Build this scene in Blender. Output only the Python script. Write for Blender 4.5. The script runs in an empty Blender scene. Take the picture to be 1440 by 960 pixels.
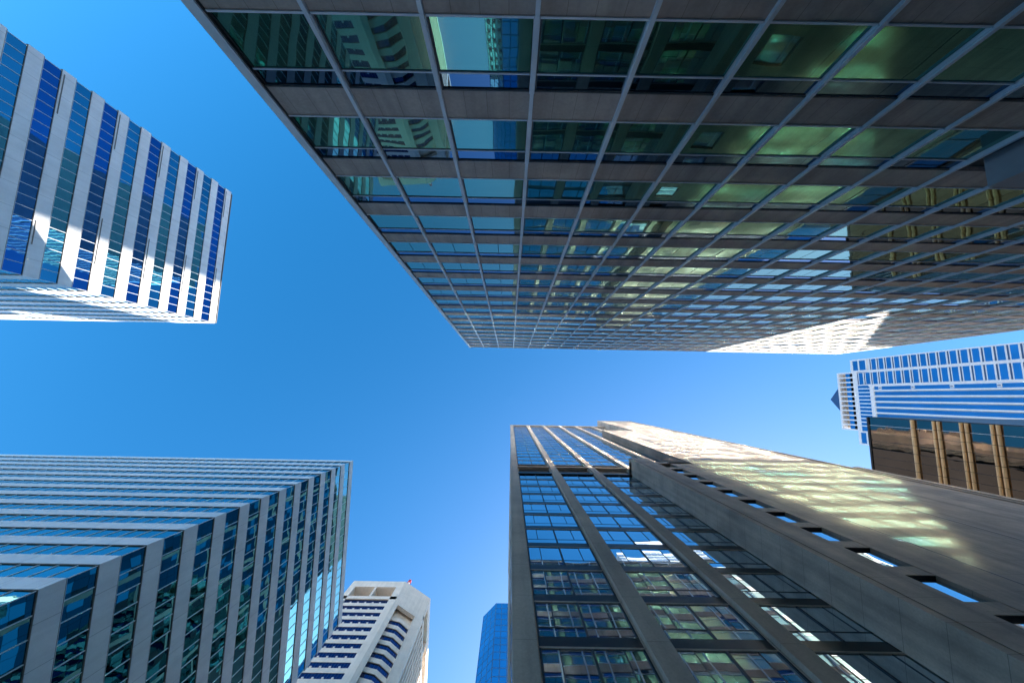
import bpy, math, random
from mathutils import Vector, Matrix
random.seed(7)
sc = bpy.context.scene
COL = sc.collection

# ------------------------------------------------------------------ camera
F_PX, W_PX, H_PX = 551.0, 1440.0, 960.0
EYE = 1.6
zc = Vector((-3 / F_PX, 77 / F_PX, 1.0)).normalized()          # zenith seen from the lens (x right, y down, z forward)
xc = Vector((1, 0.018, 0)); xc = (xc - zc * xc.dot(zc)).normalized()
yc = zc.cross(xc)
ROT = Matrix((xc, yc, zc))                                      # lens -> world
cam = bpy.data.cameras.new("camera")
cam.lens = F_PX / W_PX * 36.0
cam.sensor_width = 36.0
cam.clip_end = 5000
cam_o = bpy.data.objects.new("camera", cam)
COL.objects.link(cam_o)
r, d, f = ROT @ Vector((1, 0, 0)), ROT @ Vector((0, 1, 0)), ROT @ Vector((0, 0, 1))
M4 = Matrix((r, -d, -f)).transposed().to_4x4()
M4.translation = (0, 0, EYE)
cam_o.matrix_world = M4
sc.camera = cam_o


def px(p):
    c = ROT.transposed() @ (Vector(p) - Vector((0, 0, EYE)))
    if c.z <= 0.01:
        return None
    return 720 + F_PX * c.x / c.z, 480 + F_PX * c.y / c.z


def shown(pts):
    """projected area of a quad inside the picture, for choosing which panes get an object of their own"""
    q = [px(p) for p in pts]
    if any(k is None for k in q):
        return 0.0
    cx, cy = sum(k[0] for k in q) / 4, sum(k[1] for k in q) / 4
    if not (-20 < cx < 1460 and -20 < cy < 980):
        return 0.0
    return abs(sum(q[i][0] * q[(i + 1) % 4][1] - q[(i + 1) % 4][0] * q[i][1] for i in range(4))) / 2


# ------------------------------------------------------------------ light
SUN = Vector((0.75, 1.0, 0.935)).normalized()
elev = math.asin(SUN.z)
azim = math.atan2(SUN.x, SUN.y)
world = bpy.data.worlds.new("World")
sc.world = world
world.use_nodes = True
nt = world.node_tree
nt.nodes.clear()
out = nt.nodes.new("ShaderNodeOutputWorld")
bg = nt.nodes.new("ShaderNodeBackground")
sky = nt.nodes.new("ShaderNodeTexSky")
sky.sky_type = 'NISHITA'
sky.sun_disc = False
sky.sun_elevation = elev
sky.sun_rotation = azim
sky.altitude = 200
sky.air_density = 1.0
sky.dust_density = 1.4
sky.ozone_density = 3.0
hs = nt.nodes.new("ShaderNodeHueSaturation")
hs.inputs['Saturation'].default_value = 1.37
hs.inputs['Hue'].default_value = 0.493
hs.inputs['Value'].default_value = 1.0
nt.links.new(sky.outputs[0], hs.inputs['Color'])
nt.links.new(hs.outputs[0], bg.inputs[0])
bg.inputs[1].default_value = 0.07
nt.links.new(bg.outputs[0], out.inputs[0])
sun = bpy.data.lights.new("sun", 'SUN')
sun.energy = 4.2
sun.angle = math.radians(0.5)
sun.color = (1.0, 0.93, 0.83)
sun_o = bpy.data.objects.new("sun", sun)
COL.objects.link(sun_o)
sun_o.rotation_euler = SUN.to_track_quat('Z', 'Y').to_euler()
sun_o.location = (200, 250, 300)
sc.view_settings.view_transform = 'Standard'
sc.view_settings.look = 'None'
sc.view_settings.gamma = 1
sc.view_settings.use_curve_mapping = False
sc.view_settings.exposure = 2.32

sc.cycles.use_denoising = True
sc.cycles.max_bounces = 12
sc.cycles.glossy_bounces = 8
sc.cycles.diffuse_bounces = 6
sc.cycles.sample_clamp_indirect = 20
sc.cycles.caustics_reflective = True
sc.cycles.blur_glossy = 0.0
sc.cycles.use_guiding = True
sc.cycles.use_surface_guiding = True


# ------------------------------------------------------------------ materials
class Mat:
    def __init__(s, name):
        s.m = bpy.data.materials.new(name)
        s.m.use_nodes = True
        s.t = s.m.node_tree
        s.b = s.t.nodes["Principled BSDF"]
        s.geo = s.t.nodes.new("ShaderNodeNewGeometry")

    def n(s, kind, **kw):
        k = s.t.nodes.new(kind)
        for a, v in kw.items():
            setattr(k, a, v)
        return k

    def l(s, a, b):
        s.t.links.new(a, b)

    def noise(s, scale, detail=4, stretch=(1, 1, 1), rough=0.55):
        mp = s.n("ShaderNodeMapping")
        mp.inputs['Scale'].default_value = stretch
        s.l(s.geo.outputs['Position'], mp.inputs[0])
        t = s.n("ShaderNodeTexNoise")
        t.inputs['Scale'].default_value = scale
        t.inputs['Detail'].default_value = detail
        t.inputs['Roughness'].default_value = rough
        s.l(mp.outputs[0], t.inputs['Vector'])
        return t.outputs[0]

    def ramp(s, fac, a, b, lo=0.3, hi=0.7):
        r_ = s.n("ShaderNodeValToRGB")
        r_.color_ramp.elements[0].position = lo
        r_.color_ramp.elements[1].position = hi
        r_.color_ramp.elements[0].color = (*a, 1)
        r_.color_ramp.elements[1].color = (*b, 1)
        s.l(fac, r_.inputs[0])
        return r_.outputs[0]

    def mix(s, a, b, fac, mode='MULTIPLY'):
        m_ = s.n("ShaderNodeMix", data_type='RGBA', blend_type=mode)
        if isinstance(fac, float):
            m_.inputs[0].default_value = fac
        else:
            s.l(fac, m_.inputs[0])
        s.l(a, m_.inputs[6])
        s.l(b, m_.inputs[7])
        return m_.outputs[2]

    def bump(s, h, strength, dist):
        b_ = s.n("ShaderNodeBump")
        b_.inputs['Strength'].default_value = strength
        b_.inputs['Distance'].default_value = dist
        s.l(h, b_.inputs['Height'])
        s.l(b_.outputs[0], s.b.inputs['Normal'])


def stone(name, col, vary=0.18, rough=0.8, streak=True, joints=None, grain=0.15):
    m = Mat(name)
    lo = tuple(c * (1 - vary) for c in col)
    hi = tuple(min(1, c * (1 + vary)) for c in col)
    c = m.ramp(m.noise(0.35, 6), lo, hi, 0.32, 0.68)
    if streak:
        st = m.ramp(m.noise(1.0, 5, (1.6, 1.6, 0.07)), (1 - vary * 1.3,) * 3, (1, 1, 1), 0.3, 0.6)
        c = m.mix(c, st, 1.0)
    gr = m.ramp(m.noise(9, 3), (1 - grain,) * 3, (1, 1, 1), 0.3, 0.7)
    c = m.mix(c, gr, 1.0)
    if joints:
        # thin dark panel joints at a fixed spacing (x, y, z), 0 = none
        sep = m.n("ShaderNodeSeparateXYZ")
        m.l(m.geo.outputs['Position'], sep.inputs[0])
        for ax, sp in enumerate(joints):
            if not sp:
                continue
            sp, off, wd = sp
            a = m.n("ShaderNodeMath", operation='SUBTRACT'); a.inputs[1].default_value = off
            m.l(sep.outputs[ax], a.inputs[0])
            q = m.n("ShaderNodeMath", operation='PINGPONG'); q.inputs[1].default_value = sp / 2
            m.l(a.outputs[0], q.inputs[0])
            g = m.n("ShaderNodeMath", operation='GREATER_THAN'); g.inputs[1].default_value = wd
            m.l(q.outputs[0], g.inputs[0])
            rr = m.ramp(g.outputs[0], (0.5, 0.5, 0.5), (1, 1, 1), 0.0, 1.0)
            c = m.mix(c, rr, 1.0)
    m.l(c, m.b.inputs['Base Color'])
    m.b.inputs['Roughness'].default_value = rough
    m.bump(m.noise(6, 4), 0.25, 0.01)
    return m.m


def glass(name, tint, edge=(1, 1, 1), rough=0.012, wave=0.5, scale=0.35, blind=None, haze=None):
    """coated facade glass: a tinted mirror that whitens at grazing angles, slightly wavy"""
    m = Mat(name)
    m.b.inputs['Metallic'].default_value = 1.0
    v = m.ramp(m.noise(0.12, 2), tuple(c * 0.86 for c in tint), tuple(min(1, c * 1.1) for c in tint))
    m.l(v, m.b.inputs['Base Color'])
    m.b.inputs['Specular Tint'].default_value = (*edge, 1)
    m.b.inputs['Roughness'].default_value = rough
    m.bump(m.noise(scale, 1.5), wave, 0.012)
    if haze:
        # a weak, wide lobe: added so reflected sunbeams spread, its colour tinting them
        amount, hr, hc = haze
        g_ = m.n("ShaderNodeBsdfGlossy")
        g_.inputs['Roughness'].default_value = hr
        g_.inputs['Color'].default_value = (*hc, 1)
        mx = m.n("ShaderNodeMixShader")
        mx.inputs[0].default_value = amount
        m.l(m.b.outputs[0], mx.inputs[1])
        m.l(g_.outputs[0], mx.inputs[2])
        m.l(mx.outputs[0], m.t.nodes["Material Output"].inputs[0])
        last = mx
    else:
        last = m.b
    if blind:
        amount, col = blind
        d_ = m.n("ShaderNodeBsdfDiffuse")
        d_.inputs[0].default_value = (*col, 1)
        mx = m.n("ShaderNodeMixShader")
        mx.inputs[0].default_value = amount
        m.l(last.outputs[0], mx.inputs[1])
        m.l(d_.outputs[0], mx.inputs[2])
        o_ = m.t.nodes["Material Output"]
        m.l(mx.outputs[0], o_.inputs[0])
    return m.m


def plain(name, col, rough=0.5, metal=0.0, vary=0.12, emit=None):
    m = Mat(name)
    c = m.ramp(m.noise(0.8, 5), tuple(k * (1 - vary) for k in col), tuple(min(1, k * (1 + vary)) for k in col))
    m.l(c, m.b.inputs['Base Color'])
    m.b.inputs['Roughness'].default_value = rough
    m.b.inputs['Metallic'].default_value = metal
    if emit:
        m.b.inputs['Emission Color'].default_value = (*emit, 1)
        m.b.inputs['Emission Strength'].default_value = 3
    return m.m


M = {}
M['A_spandrel'] = stone('brown_grey_panel', (0.44, 0.365, 0.33), 0.2, joints=((0.7575, 0.55, 0.008), None, None))
M['A_metal'] = plain('pale_mullion_metal', (0.58, 0.62, 0.68), 0.45, 0.0, 0.1)
M['A_glass'] = glass('green_glass', (0.055, 0.215, 0.19), (0.92, 1, 0.99), wave=0.8, haze=(0.12, 0.115, (0.48, 0.58, 0.40)))
M['A_glass_small'] = glass('dark_neutral_glass', (0.07, 0.13, 0.20), (0.75, 0.85, 1.0), wave=0.4)
M['A_glass_blind_sun'] = glass('green_glass_blinds_sun_boost', (0.12, 0.36, 0.31), (0.95, 1, 0.96), wave=0.4, haze=(0.42, 0.11, (0.60, 0.62, 0.41)), blind=(0.22, (0.7, 0.66, 0.56)))  # pale blinds, plus stronger haze added to brighten sunlight thrown on the wall
M['rear_glass'] = glass('warm_mirror_glass', (0.75, 0.72, 0.66), wave=1.5, scale=0.35, haze=(0.3, 0.15, (0.7, 0.66, 0.58)))  # for the unseen added tower, tinted warm so it throws back cream sunlight
M['dark'] = plain('dark_frame_metal', (0.018, 0.018, 0.02), 0.45)
M['louvre'] = plain('charcoal_panel', (0.06, 0.062, 0.065), 0.6)
M['duct'] = plain('grey_duct_metal', (0.32, 0.33, 0.35), 0.5)
M['band'] = stone('pale_grey_band_panel', (0.80, 0.81, 0.82), 0.07, 0.42, joints=((2.9, .5, .016), (2.9, .9, .016), None), grain=0.05)
M['band_edge'] = plain('dark_band_edge', (0.16, 0.15, 0.14), 0.5)
M['rib_glass'] = glass('blue_green_glass', (0.15, 0.44, 0.48), (0.75, 0.98, 1), wave=0.9)
M['rib_glass_deep'] = glass('deep_blue_glass', (0.025, 0.12, 0.30), (0.5, 0.8, 1), wave=0.6)
M['rib_glass_navy'] = glass('navy_ribbon_glass', (0.05, 0.24, 0.34), (0.6, 0.95, 1), wave=0.6)
M['slim'] = plain('pale_window_bar', (0.62, 0.63, 0.66), 0.4)
M['stone'] = stone('beige_stone', (0.54, 0.43, 0.335), 0.15, rough=0.62, joints=(None, None, (3.873, 1.0, 0.012)))
M['stone_wall'] = stone('beige_stone_cladding', (0.56, 0.435, 0.325), 0.26, rough=0.6, joints=((4.25, 26.4, 0.012), None, (1.9365, 1.0, 0.012)))
M['C_glass'] = glass('bright_blue_mirror_glass', (0.56, 0.68, 0.76), (0.95, 1, 1), wave=0.6, scale=0.3)
M['C_glass_pale'] = glass('pale_mirror_glass', (0.5, 0.7, 0.82), (0.95, 1, 1), wave=0.9, scale=0.3)
M['side_glass'] = glass('navy_grid_glass', (0.05, 0.13, 0.15), (0.45, 0.65, 0.7), wave=0.5)
M['black'] = plain('black_spandrel_panel', (0.012, 0.012, 0.014), 0.35)
M['bronze_soffit'] = plain('bronze_soffit', (0.16, 0.11, 0.06), 0.5)
M['G_conc'] = stone('white_concrete', (0.78, 0.68, 0.585), 0.08, 0.8, grain=0.08)
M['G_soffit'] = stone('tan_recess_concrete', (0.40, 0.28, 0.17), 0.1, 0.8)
M['G_glass'] = glass('violet_blue_glass', (0.07, 0.10, 0.20), (0.45, 0.5, 0.75), wave=0.5)
M['H_glass'] = glass('saturated_blue_glass', (0.26, 0.62, 0.88), (0.7, 0.95, 1), wave=0.5, scale=0.2)
M['H_line'] = plain('navy_grid_line', (0.03, 0.11, 0.24), 0.4)
M['E_white'] = plain('white_cladding', (0.60, 0.62, 0.66), 0.5, 0.0, 0.08)
M['E_glass'] = glass('cobalt_glass', (0.26, 0.50, 0.72), (0.65, 0.82, 1), wave=0.3, scale=0.2)
M['E_dark'] = plain('navy_strip', (0.03, 0.07, 0.16), 0.5)
M['E_tan'] = stone('tan_crown_wall', (0.42, 0.33, 0.24), 0.1, 0.8)
M['F_glass'] = glass('bronze_glass', (0.27, 0.22, 0.18), (0.8, 0.85, 1), wave=1.2, scale=0.5)
M['F_gold'] = plain('gold_tube_metal', (0.78, 0.56, 0.32), 0.38, 0.35, 0.1)
M['F_dark'] = plain('brown_gap_metal', (0.12, 0.07, 0.03), 0.5)
M['red'] = plain('red_paint', (0.6, 0.03, 0.03), 0.4)
M['white'] = plain('white_paint', (0.8, 0.8, 0.8), 0.4)
M['asphalt'] = stone('asphalt', (0.05, 0.05, 0.052), 0.2, 0.9, streak=False)
M['pave'] = stone('pavement_concrete', (0.5, 0.48, 0.45), 0.1, 0.85, streak=False)
M['paint'] = plain('road_paint', (0.75, 0.75, 0.72), 0.6)
M['roof'] = stone('roof_gravel', (0.25, 0.24, 0.23), 0.15, 0.9, streak=False)


# ------------------------------------------------------------------ mesh helpers
class MB:
    def __init__(s):
        s.v, s.f, s.mi, s.mats = [], [], [], []

    def slot(s, mat):
        if mat not in s.mats:
            s.mats.append(mat)
        return s.mats.index(mat)

    def face(s, pts, mat):
        b = len(s.v)
        s.v += [tuple(p) for p in pts]
        s.f.append(tuple(range(b, b + len(pts))))
        s.mi.append(s.slot(mat))

    def hexa(s, p, mat):
        """p: 4 bottom + 4 top corners, counter-clockwise"""
        b = len(s.v)
        s.v += [tuple(q) for q in p]
        i = s.slot(mat)
        for q in ((3, 2, 1, 0), (4, 5, 6, 7), (0, 1, 5, 4), (1, 2, 6, 5), (2, 3, 7, 6), (3, 0, 4, 7)):
            s.f.append(tuple(b + k for k in q))
            s.mi.append(i)

    def box(s, x0, x1, y0, y1, z0, z1, mat):
        s.hexa([(x0, y0, z0), (x1, y0, z0), (x1, y1, z0), (x0, y1, z0),
                (x0, y0, z1), (x1, y0, z1), (x1, y1, z1), (x0, y1, z1)], mat)

    def prism(s, plan, z0, z1, mat, top=None):
        n = len(plan)
        b = len(s.v)
        s.v += [(p[0], p[1], z0) for p in plan] + [(p[0], p[1], z1) for p in plan]
        i = s.slot(mat)
        for k in range(n):
            s.f.append((b + k, b + (k + 1) % n, b + n + (k + 1) % n, b + n + k))
            s.mi.append(i)
        s.f.append(tuple(b + n + k for k in range(n)))
        s.mi.append(s.slot(top or mat))
        s.f.append(tuple(b + n - 1 - k for k in range(n)))
        s.mi.append(i)

    def tube(s, a, b_, rad, mat, n=10, r2=None):
        a, b_ = Vector(a), Vector(b_)
        ax = (b_ - a).normalized()
        u = ax.orthogonal().normalized()
        w = ax.cross(u)
        r2 = rad if r2 is None else r2
        base = len(s.v)
        for k in range(n):
            t = 2 * math.pi * k / n
            o = u * math.cos(t) + w * math.sin(t)
            s.v.append(tuple(a + o * rad))
            s.v.append(tuple(b_ + o * r2))
        i = s.slot(mat)
        for k in range(n):
            q = (k + 1) % n
            s.f.append((base + 2 * k, base + 2 * q, base + 2 * q + 1, base + 2 * k + 1))
            s.mi.append(i)
        s.f.append(tuple(base + 2 * k for k in range(n - 1, -1, -1))); s.mi.append(i)
        s.f.append(tuple(base + 2 * k + 1 for k in range(n))); s.mi.append(i)

    def build(s, name, parent=None, stuff=False):
        me = bpy.data.meshes.new(name)
        me.from_pydata(s.v, [], s.f)
        for m in s.mats:
            me.materials.append(M[m])
        me.polygons.foreach_set('material_index', s.mi)
        me.update()
        o = bpy.data.objects.new(name, me)
        COL.objects.link(o)
        if parent:
            o.parent = parent
            o.matrix_parent_inverse = parent_inverse(parent)
        if stuff:
            o['kind'] = 'stuff'
        return o


def parent_inverse(p):
    # parts are modelled in world coordinates: undo the Empty's place; a part itself stands at the origin
    return Matrix.Translation(-p.location) if p.type == 'EMPTY' else Matrix.Identity(4)


class Face:
    """a vertical facade: origin o, unit direction e along it, unit normal n outward"""
    def __init__(s, o, e, n):
        s.o, s.e, s.n = Vector((*o, 0)), Vector((*e, 0)).normalized(), Vector((*n, 0)).normalized()

    def p(s, a, t, z):
        return s.o + s.e * a + s.n * t + Vector((0, 0, z))

    def box(s, mb, a0, a1, t0, t1, z0, z1, mat):
        q = [s.p(a0, t0, z0), s.p(a1, t0, z0), s.p(a1, t1, z0), s.p(a0, t1, z0),
             s.p(a0, t0, z1), s.p(a1, t0, z1), s.p(a1, t1, z1), s.p(a0, t1, z1)]
        if s.e.cross(s.n).z < 0:
            q = [q[3], q[2], q[1], q[0], q[7], q[6], q[5], q[4]]
        mb.hexa(q, mat)

    def pane(s, mb, a0, a1, t, z0, z1, mat, j=0.006):
        q = [s.p(a0, t + random.uniform(-j, j), z0), s.p(a1, t + random.uniform(-j, j), z0),
             s.p(a1, t + random.uniform(-j, j), z1), s.p(a0, t + random.uniform(-j, j), z1)]
        # flat pane: fourth corner from the other three
        q[2] = q[1] + q[3] - q[0]
        if s.e.cross(s.n).z > 0:
            q = q[::-1]
        mb.face(q, mat)


def thing(name, label, cat, loc, group=None):
    o = bpy.data.objects.new(name, None)
    COL.objects.link(o)
    o.location = loc
    o.empty_display_size = 2
    o['label'] = label
    o['category'] = cat
    if group:
        o['group'] = group
    return o


def windows(items, parent, name='window', sub='frame', most=100):
    """items: (area, glass MB maker, frame MB maker); the largest become parts of their own, the rest one part"""
    items.sort(key=lambda k: -k[0])
    for k, (ar, g, fr) in enumerate(items[:most]):
        if ar <= 0:
            break
        mb = MB(); g(mb)
        w = mb.build(name, parent)
        if fr:
            mb = MB(); fr(mb)
            mb.build(sub, w)
    else:
        k = len(items[:most])
    rest = items[k:]
    if rest:
        mb = MB()
        for ar, g, fr in rest:
            g(mb)
            if fr:
                fr(mb)
        mb.build(name, parent, stuff=True)


# ------------------------------------------------------------------ ground, roads
def structure(name, mb):
    o = mb.build(name)
    o['kind'] = 'structure'
    return o


mb = MB(); mb.face([(-3000, -3000, 0), (3000, -3000, 0), (3000, 3000, 0), (-3000, 3000, 0)], 'pave'); structure('ground', mb)
mb = MB()
mb.face([(-600, -5.5, .004), (900, -5.5, .004), (900, 5.5, .004), (-600, 5.5, .004)], 'asphalt')
mb.face([(-26, -600, .008), (-14, -600, .008), (-14, 600, .008), (-26, 600, .008)], 'asphalt')
structure('road', mb)
mb = MB()
for x in range(-300, 400, 6):
    if not -30 < x < -10:
        mb.face([(x, -.07, .013), (x + 3, -.07, .013), (x + 3, .07, .013), (x, .07, .013)], 'paint')
for y in range(-300, 300, 6):
    if not -9 < y < 9:
        mb.face([(-20.07, y, .013), (-19.93, y, .013), (-19.93, y + 3, .013), (-20.07, y + 3, .013)], 'paint')
structure('road_markings', mb)
mb = MB()
for x0, x1 in ((-13.7, 480), (-480, -26.3)):
    for y0, y1 in ((5.6, 8.4), (-9.7, -5.6)):
        mb.box(x0, x1, y0, y1, 0.0, 0.13, 'pave')
structure('pavement', mb)

# ------------------------------------------------------------------ A: big green-glass tower overhead
def tower_A():
    X0, N, P = -8.55, 25, 3.03
    X1 = X0 + N * P
    Y = -9.8                                    # front of the mullions
    T = EYE + 80.3
    FL = 3.905
    z_first = EYE + 0.9283 * 9.8 - 2 * FL       # bottom of glass, lowest floor
    root = thing('office_tower', 'huge tower of green windows and brown panels ruled by pale vertical bars, overhead', 'office tower', (30, -28, 0))
    mb = MB()
    mb.box(X0 + .35, X1 - .35, -45, Y - .45, 0, T - .6, 'louvre')
    mb.build('body', root)
    front = Face((X0, Y), (1, 0), (0, 1))
    side = Face((X0, Y), (0, -1), (-1, 0))      # the flank on the cross street
    depth, NS = 35.0, 12
    PS = depth / NS
    floors = []
    z = z_first
    while z + 2.49 < T:
        floors.append(z)
        z += FL
    GL, TR = 2.49, 1.82
    # spandrel panels, one ring a floor
    zs = [(0, floors[0])] + [(f_ + GL, f_ + FL) for f_ in floors]
    for k, (a, b) in enumerate(zs):
        b = min(b, T)
        mb = MB()
        front.box(mb, .1, X1 - X0 - .1, -.42, -.13, a, b, 'A_spandrel')
        side.box(mb, .45, depth, -.42, -.13, a, b, 'A_spandrel')
        # thin metal sills at the glass lines
        if k:
            front.box(mb, .1, X1 - X0 - .1, -.128, -.115, a - .005, a + .05, 'dark')
        front.box(mb, .1, X1 - X0 - .1, -.128, -.10, b - .07, b - .002, 'A_metal')
        mb.build('spandrel', root)
    # vertical bars
    for k in range(N + 1):
        mb = MB()
        a = k * P
        if k == 0:
            front.box(mb, 0, .32, -.42, 0, 0, T, 'A_metal')
            front.box(mb, .321, .36, -.3, -.06, 0, T, 'dark')
        elif k == N:
            front.box(mb, a - .32, a, -.42, 0, 0, T, 'A_metal')
        else:
            gap = (floors[3] - .01, floors[3] + GL) if k == 10 else None
            for z0, z1 in (((0, gap[0]), (gap[1], T)) if gap else ((0, T),)):
                front.box(mb, a - .06, a + .06, -.3, 0, z0, z1, 'A_metal')
            for f_ in floors:                       # wider clip where the bar passes the glass
                if gap and abs(f_ - gap[0]) < .1:
                    continue
                front.box(mb, a - .085, a + .085, -.3, -.05, f_ - .05, f_ + GL + .05, 'A_metal')
        mb.build('mullion', root)
    mb = MB()
    for k in range(1, NS + 1):
        side.box(mb, k * PS - .07, k * PS + .07, -.3, 0, 0, T, 'A_metal')
    mb.build('mullion', root, stuff=True)
    # windows
    items = []
    for fi, z in enumerate(floors):
        for k in range(N):
            a0, a1 = k * P + .11, (k + 1) * P - .11
            if k == 0:
                a0 = .37
            if fi == 3 and k in (9, 10):
                continue
            ar = shown([front.p(a0, -.3, z), front.p(a1, -.3, z), front.p(a1, -.3, z + GL), front.p(a0, -.3, z + GL)])
            bl = fi >= 10 and k >= 12 and random.random() < .8  # kept to the upper right bays, around the sunlit patch
            def g(mb, a0=a0, a1=a1, z=z, bl=bl, fi=fi):
                if fi >= 6:
                    am = (a0 + a1) / 2
                    front.pane(mb, a0, am - .02, -.17, z, z + TR, 'A_glass_blind_sun' if bl else 'A_glass', .003)
                    front.pane(mb, am + .02, a1, -.17, z, z + TR, 'A_glass_blind_sun' if bl else 'A_glass')
                else:
                    front.pane(mb, a0, a1, -.17, z, z + TR, 'A_glass_blind_sun' if bl else 'A_glass')
                front.pane(mb, a0, a1, -.17, z + TR + .05, z + GL, 'A_glass_blind_sun' if bl else 'A_glass_small')
            def fr(mb, a0=a0, a1=a1, z=z):
                front.box(mb, a0, a1, -.34, -.13, z + TR, z + TR + .055, 'A_metal')
                front.box(mb, a0, a0 + .04, -.34, -.15, z, z + GL, 'dark')
            items.append((ar, g, fr))
        for k in range(NS):
            def g(mb, k=k, z=z):
                side.pane(mb, k * PS + .1 + (.3 if k == 0 else 0), (k + 1) * PS - .1, -.17, z, z + GL, 'A_glass')
            items.append((0, g, None))
    windows(items, root, sub='transom')
    # plant opening with a projecting duct on the right
    z = floors[3]
    mb = MB()
    front.box(mb, 9 * P + .1, 11 * P - .1, -.42, -.3, z, z + GL, 'louvre')
    lv = mb.build('vent_panel', root)
    lv['label'] = 'dark plant opening with a boxy duct sticking out'
    mb = MB()
    front.box(mb, 9 * P + .75, 11 * P - .5, -.3, .95, z + .35, z + 1.95, 'duct')
    mb.build('duct', lv)
    mb = MB()
    mb.box(X0 + .1, X1 - .1, -45, Y - .1, T - .02, T + .25, 'A_metal')
    mb.build('roof', root)
    # unseen taller tower, added behind to throw sunlight back onto C's stone wall
    rf = Face((56, -60), (1, 0), (0, 1))
    H = 222.0
    mb = MB()
    mb.box(56.2, 100, -95, -60.3, 0, H, 'duct')
    mb.build('added_tower', root)
    mb = MB()
    z = 60.0
    while z < H - 3:
        for k in range(14):
            rf.pane(mb, k * 3.1 + .15, k * 3.1 + 2.95, -.1, z, z + 2.6, 'rear_glass', .012)
        z += 3.9
    mb.build('added_tower_window', root, stuff=True)
tower_A()


# ------------------------------------------------------------------ B, D: banded blocks
def banded(label, dX, Yn, Ys, depth, T, z_band0, FL, BH, faces, root_loc, glass_y, glass_x, notch=False):
    """corner at (-dX, Ynear); +X face along Y, and a face along X; floors wrap the corner"""
    root = thing('office_block', label, 'office building', root_loc, None)
    Xe = -dX
    Xw = Xe - depth
    yc_, ysign, yfar = faces
    mb = MB()
    mb.box(Xw + .3, Xe - .5, min(yc_, yfar) + .5, max(yc_, yfar) - .5, 0, T - .5, 'dark')
    mb.build('body', root)
    L = abs(yfar - yc_)
    fx = Face((Xe, yc_), (0, 1 if yfar > yc_ else -1), (1, 0))
    fy = Face((Xe, yc_), (-1, 0), (0, ysign))
    zs = []
    z = z_band0
    while z > 0:
        z -= FL
    z += FL
    while z < T - .2:
        zs.append(z)
        z += FL
    lo, hi = min(yc_, yfar), max(yc_, yfar)
    for k, z in enumerate(zs):
        z1 = min(z + BH, T)
        mb = MB()
        mb.box(Xw, Xe, lo, hi, z, z1, 'band')
        if z1 < T - .1:
            mb.box(Xw + .03, Xe - .04, lo + .04, hi - .04, z1 + .001, z1 + .09, 'band_edge')
        mb.box(Xw + .03, Xe - .04, lo + .04, hi - .04, z - .07, z - .001, 'band_edge')
        s_ = mb.build('spandrel_band', root)
        if notch and k % 2 == 0:
            mb = MB()
            fx.box(mb, 4.3, 11.5 if k > 12 else 7.5, -.02, .05, z + .22, z + .34, 'band_edge')
            mb.build('rail_slot', s_)
            mb = MB()
            fx.box(mb, L - 6.5, L - .6, -.02, .05, z + .22, z + .34, 'band_edge')
            mb.build('rail_slot', s_)
        if k + 1 == len(zs):
            break
        g0, g1 = z1 + .09, z + FL - .07
        # ribbon windows: panes 1.45 wide
        for fc, ln, gm in ((fx, L, glass_x), (fy, depth, glass_y)):
            mb = MB()
            fb = MB()
            n = int(ln / 1.45)
            for q in range(n + 1):
                a0, a1 = q * 1.45 + .12, min((q + 1) * 1.45 + .12, ln - .12)
                if a1 - a0 < .2:
                    continue
                gg = gm if not isinstance(gm, tuple) else gm[k % len(gm)]
                fc.pane(mb, a0, a1, -.1, g0, g1, gg, 0.006)
                fc.box(fb, a1 - .03, a1 + .03, -.12, -.045, g0, g1, 'slim')
            fc.box(fb, .1, ln - .1, -.12, -.06, g0 - .001, g0 + .05, 'slim')
            w = mb.build('window', root)
            fb.build('frame', w)
    mb = MB()
    cxs = [(Xe - .12, Xe - .06)]
    y0, y1 = (yc_ + .06, yc_ + .12) if yfar > yc_ else (yc_ - .12, yc_ - .06)
    mb.box(Xe - .12, Xe - .06, y0, y1, 0, T - .5, 'slim')
    mb.build('corner_post', root)
    mb = MB()
    mb.box(Xw + .2, Xe - .2, lo + .2, hi - .2, T - .05, T + .1, 'roof')
    mb.build('roof', root)
    return root


banded('blue-green glass block with pale grey bands, standing wholly in shade',
       30.95, 13.2, 42.6, 75, EYE + 80.8, EYE + .909 * 30.95, .1266 * 30.95, .0535 * 30.95, (13.2, -1, 42.6), (-66, 28, 0), 'rib_glass', 'rib_glass')
banded('glass block with white bands, its lower flank and corner bleached by sunlight', 62.4, -14, -43.5, 75, EYE + 82.15,
       EYE + (.7795) * 62.4, .0625 * 62.4, .0275 * 62.4, (-14.1, 1, -43.5), (-98, -29, 0), 'rib_glass', ('rib_glass_navy', 'rib_glass_deep'), notch=True)


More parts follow.
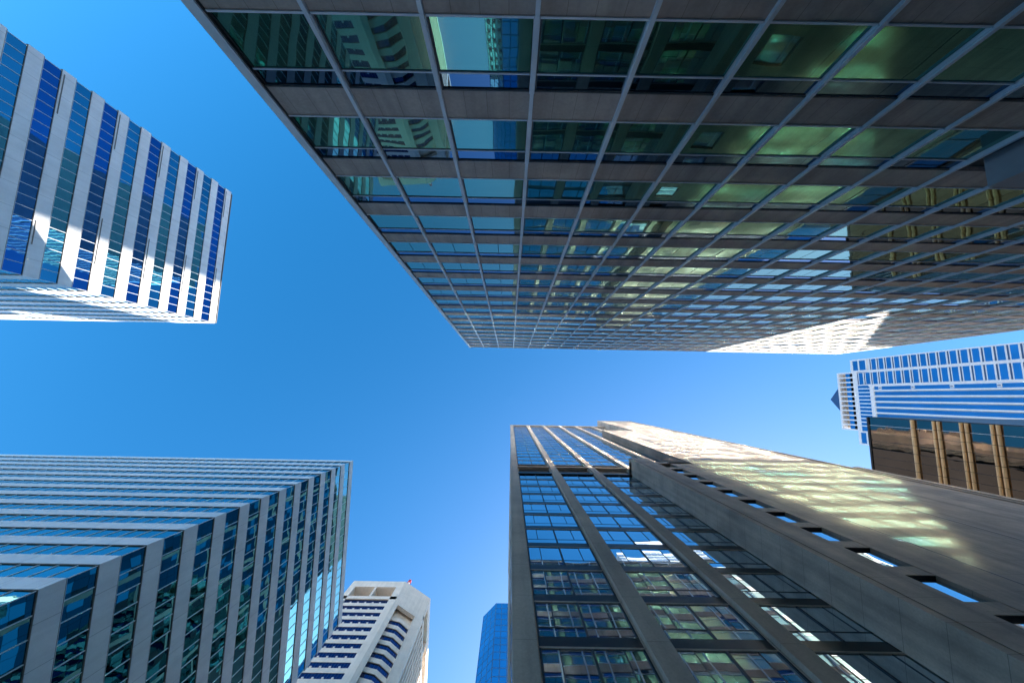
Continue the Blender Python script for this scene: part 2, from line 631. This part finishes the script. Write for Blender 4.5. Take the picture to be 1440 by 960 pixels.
# ------------------------------------------------------------------ C: stone-piered tower with a blank stone core wall
def tower_C():
    X0, X1, Y, Yb = .33, 56.0, 10.5, 62.0
    T = EYE + 149.0
    FL = 3.873
    root = thing('office_tower', 'tall beige stone tower with mirror-blue windows between piers and a broad blank wall', 'office tower', (30, 34, 0))
    fr_ = Face((X0, Y), (1, 0), (0, -1))
    sd = Face((X0, Y), (0, 1), (-1, 0))
    mb = MB()
    mb.box(X0 + .45, X1 - .3, Y + .55, Yb - .3, 0, T - .4, 'dark')
    mb.box(X0 + .7, X1 - 3, Yb - .3, 96, 0, 124, 'louvre')  # unseen rear block, added to keep the sun off block D
    mb.box(X0 + .5, 15, 40, Yb - .35, T - .4, T + 14, 'stone')  # unseen penthouse, added to shade the upper floors of block B
    mb.build('body', root)
    PP, PW = 5.92, 1.05
    starts = [0, 5.86, 11.72, 17.6, 23.6, 29.6, 35.6, 41.6]
    ZM0, ZM1 = EYE + 57.2, EYE + 62.3          # plant storey
    # piers
    for k, a in enumerate(starts[:7]):
        mb = MB()
        top = T
        fr_.box(mb, a, a + PW, -.5, 0, 0, ZM0, 'stone')
        fr_.box(mb, a + .08, a + PW - .08, -.5, 0, ZM0, T, 'stone')
        # small chamfered shoulders in the window recess
        fr_.box(mb, a - .09 if k else a, a + PW + .09, -.5, -.28, 0, T, 'stone')
        mb.build('pier', root)
    # floors
    items = []
    z = EYE + 22.73 + .0 - 5 * FL               # bottom of the black panel of a floor
    zl = []
    while z < T - 3:
        zl.append(z)
        z += FL
    BL, HD = .74, .13
    for z in zl:
        if ZM0 - 2.6 < z < ZM1 - .7:
            continue
        upper = z > ZM1 - 1
        b0 = .45 if upper else BL
        mb = MB()
        for k in range(7):
            a0, a1 = starts[k] + PW + .091, starts[k + 1] - .091
            fr_.box(mb, a0, a1, -.5, -.325, z, z + b0, 'black')
            fr_.box(mb, a0, a1, -.5, -.31, z - HD, z - .003, 'stone')
        mb.build('spandrel', root)
        g0, g1 = z + b0, min(z + FL - HD, T - 1.6)
        if g1 - g0 < 1:
            continue
        for k in range(7):
            a0, a1 = starts[k] + PW + .1, starts[k + 1] - .1
            w = a1 - a0
            tr = g0 + (g1 - g0) * .25
            am = a0 + w * .5
            if k == 2 and z < ZM0:
                if a0 + X0 > 17.4:
                    continue
            ar = shown([fr_.p(a0, -.35, g0), fr_.p(a1, -.35, g0), fr_.p(a1, -.35, g1), fr_.p(a0, -.35, g1)])
            if k >= 3 and z < ZM0 or k >= 5:
                ar = 0
            gm = 'C_glass' if z < EYE + 70 or k < 2 else 'C_glass_pale'
            def g(mb, a0=a0, a1=a1, g0=g0, g1=g1, tr=tr, am=am, w=w, gm=gm):
                h = w / 2
                for b_0, b_1, sp in ((a0, am, .38), (am, a1, .6)):
                    fr_.pane(mb, b_0 + .02, b_1 - .02, -.35, g0, tr - .02, gm)
                    m_ = b_0 + h * sp
                    fr_.pane(mb, b_0 + .02, m_ - .015, -.35, tr + .02, g1, gm)
                    fr_.pane(mb, m_ + .015, b_1 - .02, -.35, tr + .02, g1, gm)
            def fm(mb, a0=a0, a1=a1, g0=g0, g1=g1, tr=tr, am=am, w=w):
                fr_.box(mb, am - .055, am + .055, -.4, -.31, g0, g1, 'dark')
                fr_.box(mb, a0, a1, -.4, -.335, tr - .03, tr + .03, 'dark')
                fr_.box(mb, a0, a0 + .09, -.4, -.3, g0, g1, 'dark')
                fr_.box(mb, a1 - .09, a1, -.4, -.3, g0, g1, 'dark')
                for m_ in (a0 + w / 2 * .38, am + w / 2 * .6):
                    fr_.box(mb, m_ - .025, m_ + .025, -.4, -.33, tr + .03, g1, 'dark')
            items.append((ar, g, fm))
    windows(items, root)
    # plant storey: stone lintel, deep soffit, louvres
    mb = MB()
    for k in range(7):
        a0, a1 = starts[k] + PW + .02, starts[k + 1] - .02
        fr_.box(mb, a0, a1, -1.3, -.06, ZM1 - .55, ZM1, 'stone')
        fr_.box(mb, a0, a1, -1.6, -1.3, ZM0 + 1.0, ZM1, 'bronze_soffit')
        fr_.box(mb, a0, a1, -.5, -.15, ZM0, ZM0 + .5, 'black')
    pl = mb.build('plant_storey', root)
    mb = MB()
    for k in range(7):
        a0, a1 = starts[k] + PW + .1, starts[k + 1] - .1
        q = a0
        while q < a1:
            fr_.box(mb, q, q + .1, -.7, -.4, ZM0 + .5, ZM0 + 1.6, 'E_white' if k > 1 else 'duct')
            q += .26
    mb.build('louvre', pl)
    # roof beam
    mb = MB()
    fr_.box(mb, 0, X1 - X0, -.5, -.02, T - 1.6, T, 'stone')
    mb.box(X0 + .2, X1 - .2, Y + .5, Yb, T - .3, T - .1, 'roof')
    mb.build('roof_beam', root)
    # dark gridded flank on the cross street
    mb = MB()
    n = int((Yb - Y - .6) / 1.5)
    for z in zl:
        for q in range(n):
            sd.pane(mb, .6 + q * 1.5, .6 + q * 1.5 + 1.46, -.3, z + .3, z + 2.0, random.choice(('side_glass', 'side_glass', 'rib_glass')) if q % 4 else 'black', .008)
            sd.pane(mb, .6 + q * 1.5, .6 + q * 1.5 + 1.46, -.3, z + 2.05, z + FL + .25, random.choice(('side_glass', 'side_glass', 'side_glass', 'rib_glass')), .008)
    sw = mb.build('window', root, stuff=True)
    mb = MB()
    sd.box(mb, .5, Yb - Y, -.45, -.33, 0, T - .5, 'dark')
    for z in zl[::2]:
        sd.box(mb, .55, Yb - Y, -.33, -.28, z - .3, z + .25, 'stone')
    for q in range(6, n, 7):
        sd.box(mb, .6 + q * 1.5 - .35, .6 + q * 1.5 + .35, -.33, -.2, 0, T - .5, 'stone')
    mb.build('flank_frame', sw)
    # --- core wall: three stepped slabs proud of the facade
    YF, YW, XR = 8.55, 9.05, 47.5
    H1, H2, H3 = EYE + 58.6, EYE + 113.5, EYE + 160.0
    SL = 2.0                                    # slit windows beside the fin
    mb = MB()
    mb.box(17.45, 20.05, YF, Y + .3, 0, H1, 'stone_wall')
    fin = mb.build('fin', root)
    fin['label'] = 'thick stone fin rising beside the windows'
    mb = MB()
    mb.box(17.9, 20.0, YF - .03, YF + .3, 0, H1 - 1.2, 'stone_wall')
    mb.build('fin_face', fin)
    wall = MB()
    wall.box(22.95, XR, YW, Y + .3, 0, H1, 'stone_wall')
    wall.box(26.4, XR, YW + .001, Y + .3, H1, H2, 'stone_wall')
    wall.box(35.3, XR, YW + .002, Y + .3, H2, H3, 'stone_wall')
    wall.box(35.3, XR, Y + .3, Y + 14, T - 2, H3, 'stone_wall')
    wall.box(17.45, 26.39, YW, Y + .3, H1 - 1.1, H1 - .002, 'stone_wall')
    # edge strip on the right
    wall.box(XR + .001, XR + .35, YW - .12, Y + .2, 0, H3 - .3, 'stone')
    for z in zl:
        if z < H1 - 4:
            wall.box(20.05, 22.95, YW + .02, Y + .3, z - .35, z + .75, 'stone_wall')
    cw = wall.build('core_wall', root)
    cw['label'] = 'broad blank stone wall without windows'
    mb = MB()
    for x in (26.4, 34.9):
        mb.box(x - .06, x + .06, YW - .006, YW + .05, 0, (H1 if x < 30 else H2) - .1, 'dark')
    mb.box(41.2 - .05, 41.2 + .05, YW - .006, YW + .05, H2, H3 - .1, 'dark')
    mb.build('wall_joint', cw)
    for z in zl:
        if z < H1 - 6:
            mb = MB()
            Face((20.05, YW), (1, 0), (0, -1)).pane(mb, .05, 2.87, -.2, z + .75, z + FL - .35, 'C_glass')
            w = mb.build('slit_window', root)
            mb = MB()
            mb.box(20.05, 22.95, YW + .05, Y + .3, z + FL - .36, z + FL - .349, 'black')
            mb.build('frame', w)
    mb = MB()
    for k in range(9):
        z = H1 + 3 + k * FL
        mb.box(29.6, 31.4, YW - .012, YW + .1, z, z + 1.3, 'black')
    mb.build('vent', cw)
    # glass strip beyond the wall
    gf = Face((XR + .35, Y), (1, 0), (0, -1))
    L = X1 - XR - .35
    mb = MB(); fb = MB()
    for z in zl:
        n = 6
        for q in range(n):
            gf.pane(mb, q * L / n, (q + 1) * L / n - .06, -.1, z + .05, z + FL - .1, 'C_glass' if z > EYE + 62 else 'F_glass', .006)
        gf.box(fb, 0, L, -.25, -.06, z - .1, z + .05, 'dark')
    w = mb.build('glass_strip', root)
    fb.build('frame', w)
    mb = MB()
    gf.box(mb, L - .9, L + .02, -.2, .35, 0, EYE + 64.5, 'stone')
    gf.box(mb, 0, L - .9, -.3, .05, EYE + 61.5, EYE + 64, 'bronze_soffit')
    mb.build('edge_pier', root)
tower_C()


# ------------------------------------------------------------------ E: blue and white tower far down the street
def tower_E():
    D = 184.0
    root = thing('office_tower', 'distant white and cobalt-blue tower with stepped crown and small pyramid tip', 'office tower', (D + 20, -1, 0))
    fc = Face((D, 0), (0, 1), (-1, 0))
    HC, HS = EYE + 220.3, EYE + 211.0
    YL, YR, CL, CR = -22.6, 21.6, -16.1, 14.7
    FL = 4.0
    mb = MB()
    mb.box(D + .4, D + 40, YL, YR, 0, HS - 1, 'E_white')
    mb.box(D + .4, D + 40, CL, CR, HS - 1, HC - 8, 'E_white')
    mb.box(D + 2.5, D + 38, CL + 1, CR - 1, HC - 8, HC - 1, 'E_tan')
    mb.build('body', root)
    # crown: posts, top ring, tan wall behind
    mb = MB()
    mb.box(D, D + 40, CL, CR, HC - 1.2, HC, 'E_white')
    mb.box(D, D + 40, CL, CR, HC - 12.6, HC - 10, 'E_white')
    n = 12
    for k in range(n + 1):
        y = CL + (CR - CL - .7) * k / n
        mb.box(D, D + .8, y, y + .7, HC - 10, HC - 1.2, 'E_white')
    mb.box(D + .4, D + 2.5, CL + .2, CR - .2, HC - 10, HC - 5.2, 'E_glass')
    mb.build('crown', root)
    mb = MB()
    a, b = EYE + 221, EYE + 238
    cx_, cy_, w = D + 9.5, -1.5, 8.5
    base = [(cx_ - w, cy_ - w, HC - 1), (cx_ + w, cy_ - w, HC - 1), (cx_ + w, cy_ + w, HC - 1), (cx_ - w, cy_ + w, HC - 1)]
    for k in range(4):
        mb.face([base[k], base[(k + 1) % 4], (cx_, cy_, b)], 'E_dark')
    mb.build('pyramid', root)
    # shoulders
    for y0, y1, top in ((YL, CL, HS), (CR, YR, HS - .8)):
        mb = MB()
        mb.box(D, D + 40, y0, y1, top - 1.3, top, 'E_white')
        mb.box(D, D + .7, y0, y0 + .7, top - 9, top - 1.3, 'E_white')
        mb.box(D, D + .7, y1 - .7, y1, top - 9, top - 1.3, 'E_white')
        mb.box(D, D + .5, y0, y1, top - 9.7, top - 9, 'E_white')
        mb.box(D, D + .6, y0 + .7, y1 - .7, top - 5.2, top - 4.6, 'E_white')
        mb.box(D + .2, D + .4, y0 + .7, y1 - .7, top - 9, top - 1.3, 'E_glass')
        mb.build('shoulder', root)
    # window columns (two left, one right): blue pane, white bar, navy bar each floor
    zt = HC - 12.8
    cols = [(YL + .5, -16.6), (-15.4, -9.4), (15.6, YR - .5)]
    items = []
    for ci, (y0, y1) in enumerate(cols):
        z = zt - FL
        while z > 0:
            if z + FL < (HS - 10 if ci != 1 else HC):
                ar = shown([(D, y0, z), (D, y1, z), (D, y1, z + 2.4), (D, y0, z + 2.4)])
                def g(mb, y0=y0, y1=y1, z=z):
                    fc.pane(mb, y0, y1, .03, z + .5, z + 2.9, 'E_glass', .003)
                def fm(mb, y0=y0, y1=y1, z=z):
                    fc.box(mb, y0, y1, -.4, .05, z + 2.9, z + 3.25, 'E_white')
                    fc.box(mb, y0, y1, -.4, .02, z + 3.25, z + 3.9, 'E_dark')
                    fc.box(mb, y0, y1, -.4, .05, z + 3.9, z + 4.5, 'E_white')
                items.append((ar, g, fm))
            z -= FL
    windows(items, root, sub='sill')
    mb = MB()
    for y0, y1 in ((YL, YL + .5), (-16.6, -15.4), (-9.4, -8.2), (CR - .3, 15.6), (YR - .5, YR)):
        fc.box(mb, y0, y1, -.4, .25, 0, HS - 9.7, 'E_white')
    mb.build('corner_strip', root)
    # ribbed middle
    for q in range(9):
        y = -8.2 + q * 2.75
        mb = MB()
        fc.pane(mb, y + .02, y + 1.71, .0, 0, zt - 9, 'E_glass', .002)
        w = mb.build('window', root)
        mb = MB()
        fc.box(mb, y + 1.72, y + 2.42, -.4, .35, 0, zt - 9, 'E_white')
        fc.box(mb, y + .72, y + .82, -.1, .06, 0, zt - 9, 'E_dark')
        mb.build('rib', w)
    for z in range(4, int(zt - 12), 16):
        mb = MB()
        fc.box(mb, -8.1, -6.7, -.2, .25, z, z + 1.4, 'E_white')
        fc.box(mb, -7.6, -7.2, -.2, .28, z + .2, z + 1.2, 'E_dark')
        mb.build('bracket', root)
    mb = MB()
    fc.box(mb, -9.3, CR - .3, -.4, .4, zt - 9, zt - 7, 'E_white')
    q = -9.3
    while q < 13.5:
        fc.box(mb, q, q + .5, -.4, .3, zt - 7, zt - .02, 'E_white')
        q += 1.9
    fc.box(mb, -9.3, CR - .3, -.4, .1, zt - 7, zt, 'E_glass')
    mb.build('sky_lobby', root)
tower_E()


# ------------------------------------------------------------------ F: bronze glass block with gold tubes
def block_F():
    X, T = 72.0, EYE + 79.5
    Y0, Y1 = 2.9, 40.0
    root = thing('office_block', 'dark bronze glass block with paired gold tubes at each floor', 'office building', (X + 15, 21, 0))
    fc = Face((X, Y0), (0, 1), (-1, 0))
    L = Y1 - Y0
    mb = MB(); mb.box(X + .3, X + 34, Y0, Y1, 0, T, 'F_dark'); mb.build('body', root)
    top = EYE + .9886 * X
    pitch = .0565 * X
    bands = []
    z = top
    bands.append((EYE + .9784 * X, EYE + .9886 * X))
    k = 0
    while True:
        z0, z1 = EYE + (.9206 - .0565 * k) * X, EYE + (.9374 - .0565 * k) * X
        if z0 < 2:
            break
        bands.append((z0, z1)); k += 1
    prev = T
    for i, (z0, z1) in enumerate(bands):
        mb = MB(); fb = MB()
        a, n = 0.0, 0
        while a < L:
            fc.pane(mb, a, min(a + 1.5, L), 0, z1, prev, 'F_glass', .02)
            fc.box(fb, a - .03, a + .03, -.05, .03, z1, prev, 'slim' if n % 6 == 1 else 'dark')
            a += 1.5; n += 1
        fc.box(fb, 0, L, -.05, .025, z1 + .01, z1 + .05, 'dark')
        w = mb.build('window', root)
        fb.build('frame', w)
        mb = MB()
        r_ = .23 if i else .3
        cs = [z0 + r_, z1 - r_] if i else [(z0 + z1) / 2]
        a = 0.0
        while a < L:
            for c in cs:
                mb.tube(fc.p(a + .02, .18, c), fc.p(min(a + 1.42, L), .18, c), r_, 'F_gold', 12)
            a += 1.5
        fc.box(mb, 0, L, -.2, .08, z0, z1, 'F_dark')
        mb.build('gold_band', root)
        prev = z0
    mb = MB()
    mb.box(X - .05, X + 34, Y0 - .12, Y0 - .001, 0, T, 'dark')
    mb.box(X - .15, X + 34, Y0 - .1, Y1, T, T + .4, 'dark')
    mb.build('roof', root)
block_F()


# ------------------------------------------------------------------ G: white concrete tower
def tower_G():
    T = EYE + 152.0
    Y, XL, XM = 66.7, -54.8, -36.3
    XR, YR = -27.1, 72.2
    FL = 3.82
    root = thing('office_tower', 'white concrete tower with cut-off corner, hollow crown and red light on top', 'office tower', (-41, 84, 0))
    fr_ = Face((XM, Y), (-1, 0), (0, -1))
    Lf = XM - XL
    ch = Face((XM, Y), (XR - XM, YR - Y), ((YR - Y), -(XR - XM)))
    Lc = math.hypot(XR - XM, YR - Y)
    sd = Face((XR, YR), (0, 1), (1, 0))
    Ls = 34.0
    body = MB()
    plan = [(XL, Y + 3), (XM - .6, Y + 3), (XM + 1.3, Y + 3.3), (XR - 1.9, YR + 1.2), (XR - 1.6, YR + 2), (XR - 1.6, YR + Ls), (XL, YR + Ls)]
    body.prism(plan, 0, T - 11.2, 'G_conc')
    body.build('body', root)
    mb = MB()
    mb.prism([(XL, Y + .02), (XM, Y + .02), (XR - .02, YR), (XR - .02, YR + Ls), (XL, YR + Ls)], T - 4.2, T, 'G_conc', 'roof')
    # floor of the hollow crown and its back walls
    mb.prism([(XL, Y), (XM, Y), (XR, YR), (XR, YR + Ls), (XL, YR + Ls)], T - 12.4, T - 10.6, 'G_conc')
    mb.prism([(XL, Y + 3.6), (XM, Y + 3.6), (XR - 2.6, YR + 1.5), (XR - 2.6, YR + Ls), (XL, YR + Ls)], T - 10.6, T - 4.2, 'G_soffit')
    fr_.box(mb, Lf / 2 - .35, Lf / 2 + .35, -3.5, -.1, T - 10.6, T - 4.2, 'G_conc')
    sd.box(mb, 12, 12.8, -2.5, -.1, T - 10.6, T - 4.2, 'G_conc')
    # blank panel at the top of the bevel
    ch.box(mb, 0, Lc, -1.2, -.02, T - 14.2, T - 4.2, 'G_conc')
    mb.build('crown', root)
    for fc, L, w0, w1 in ((fr_, Lf, 2.2, 2.0), (ch, Lc, 1.5, 2.6), (sd, Ls, 1.2, 1.2)):
        for a0, a1 in ((0, w0), (L - w1, L)):
            mb = MB()
            fc.box(mb, a0, a1, -3.2 if fc is not ch else -1.9, 0.0 if fc is not ch else -.004, 0, T - (.002 if fc is not ch else 4.2), 'G_conc')
            mb.build('pier', root)
    mb = MB(); ch.box(mb, Lc - 2.75, Lc - 2.55, -1.0, .12, 0, T - 16, 'G_conc'); mb.build('light_fin', root)
    z = T - 12.4 - 2.1
    items = []
    n_f = 0
    c0, c1 = ch.p(1.5, -1.6, 0), ch.p(Lc - 2.6, -1.0, 0)
    kink = Vector((c0.x + 3.2, c0.y + .7, 0))
    while z > 4:
        # front row
        mb = MB()
        fr_.box(mb, 2.2, Lf - 2.0, -2.9, -.25, z - 1.75, z, 'G_conc')
        if z < T - 16:
            mb.prism([(c0.x, c0.y), (kink.x, kink.y), (c1.x, c1.y), (c1.x - .6, c1.y + 1.4), (c0.x + .2, c0.y + 1.6)], z - 1.75, z, 'G_conc')
        sd.box(mb, 1.2, Ls - 1.2, -1.5, -.5, z - 1.75, z, 'G_conc')
        n = 6
        for q in range(n + 1):
            a = 2.2 + (Lf - 4.2) * q / n
            if 0 < q < n:
                fr_.box(mb, a - .25, a + .25, -.6, -.15, z - .0, z + .5, 'G_conc')
        for q in range(1, 16):
            sd.box(mb, 1.2 + q * 2.0 - .35, 1.2 + q * 2.0 + .35, -1.5, -.1, z - 1.75, z + 2.08, 'G_conc')
        mb.build('spandrel_band', root)
        def strip(fc, a0, a1, t, n, z=z):
            mb = MB(); fb = MB()
            w = (a1 - a0) / n
            for q in range(n):
                fc.pane(mb, a0 + q * w + .05, a0 + (q + 1) * w - .05, t, z + .01, z + 2.06, 'G_glass', .008)
                fc.box(fb, a0 + q * w - .05, a0 + q * w + .05, t - .1, t + .05, z + .01, z + 2.06, 'dark')
            fc.box(fb, a0, a1, t - .1, t + .05, z + 2.0, z + 2.06, 'dark')
            o = mb.build('window', root)
            fb.build('frame', o)
        strip(fr_, 2.2, Lf - 2.0, -.36, 18)
        if z < T - 19:
            f1 = Face((c0.x, c0.y), (kink.x - c0.x, kink.y - c0.y), (kink.y - c0.y, -(kink.x - c0.x)))
            f2 = Face((kink.x, kink.y), (c1.x - kink.x, c1.y - kink.y), (c1.y - kink.y, -(c1.x - kink.x)))
            strip(f1, 0, (kink - c0).length, -.25, 3)
            strip(f2, 0, (c1 - kink).length, -.25, 3)
        mb = MB()
        sd.pane(mb, 1.2, Ls - 1.2, -1.2, z, z + 2.07, 'G_glass', .002)
        mb.build('side_window', root)
        z -= FL
    # roof light
    mb = MB()
    p = ch.p(1.3, -.7, T)
    mb.tube(p, p + Vector((0, 0, 2.2)), .28, 'white', 10)
    b_ = mb.build('beacon', root)
    mb = MB()
    mb.tube(p + Vector((0, 0, 2.2)), p + Vector((0, 0, 3.6)), .62, 'red', 12, .5)
    mb.tube(p + Vector((0, 0, 3.6)), p + Vector((0, 0, 4.3)), .3, 'white', 12, .2)
    mb.build('lamp', b_)
tower_G()


# ------------------------------------------------------------------ H: slim blue glass tower
def tower_H():
    T = EYE + 176.0
    root = thing('office_tower', 'slim blue gridded glass tower seen behind the stone tower edge', 'office tower', (2, 100, 0))
    P0, P1 = (-4.1, 85.0), (-9.2, 90.1)
    plan = [P1, P0, (3, 85.0), (6, 88), (6, 112), (-9.2, 112)]
    mb = MB()
    ins = [(-8.8, 90.3), (-4.0, 85.4), (2.9, 85.4), (5.6, 88.2), (5.6, 111.6), (-8.8, 111.6)]
    mb.prism(ins, 0, T - .3, 'H_line', 'roof')
    mb.build('body', root)
    for a, b, name in ((P0, (3, 85.0), 'front_window'), (P1, P0, 'bevel_window'), ((-9.2, 112), P1, 'flank_window')):
        e = Vector((b[0] - a[0], b[1] - a[1]))
        L = e.length
        nrm = (e.y, -e.x)
        fc = Face(a, e, nrm)
        mb = MB(); fb = MB()
        n = max(1, round(L / 2.35))
        z = T - 3.9
        k = 0
        while z > 0:
            for q in range(n):
                fc.pane(mb, q * L / n + .1, (q + 1) * L / n - .1, 0, z + .06, z + 3.84, 'H_glass', .006)
            fc.box(fb, 0, L, -.2, .03, z - .14, z + .14, 'H_line')
            z -= 3.9
        for q in range(n + 1):
            fc.box(fb, q * L / n - .13, q * L / n + .13, -.2, .02, 0, T, 'H_line')
        w = mb.build('window', root, stuff=True)
        fb.build('frame', w)
    mb = MB(); mb.prism(plan, T - .25, T + .1, 'H_line', 'roof'); mb.build('roof', root)
tower_H()
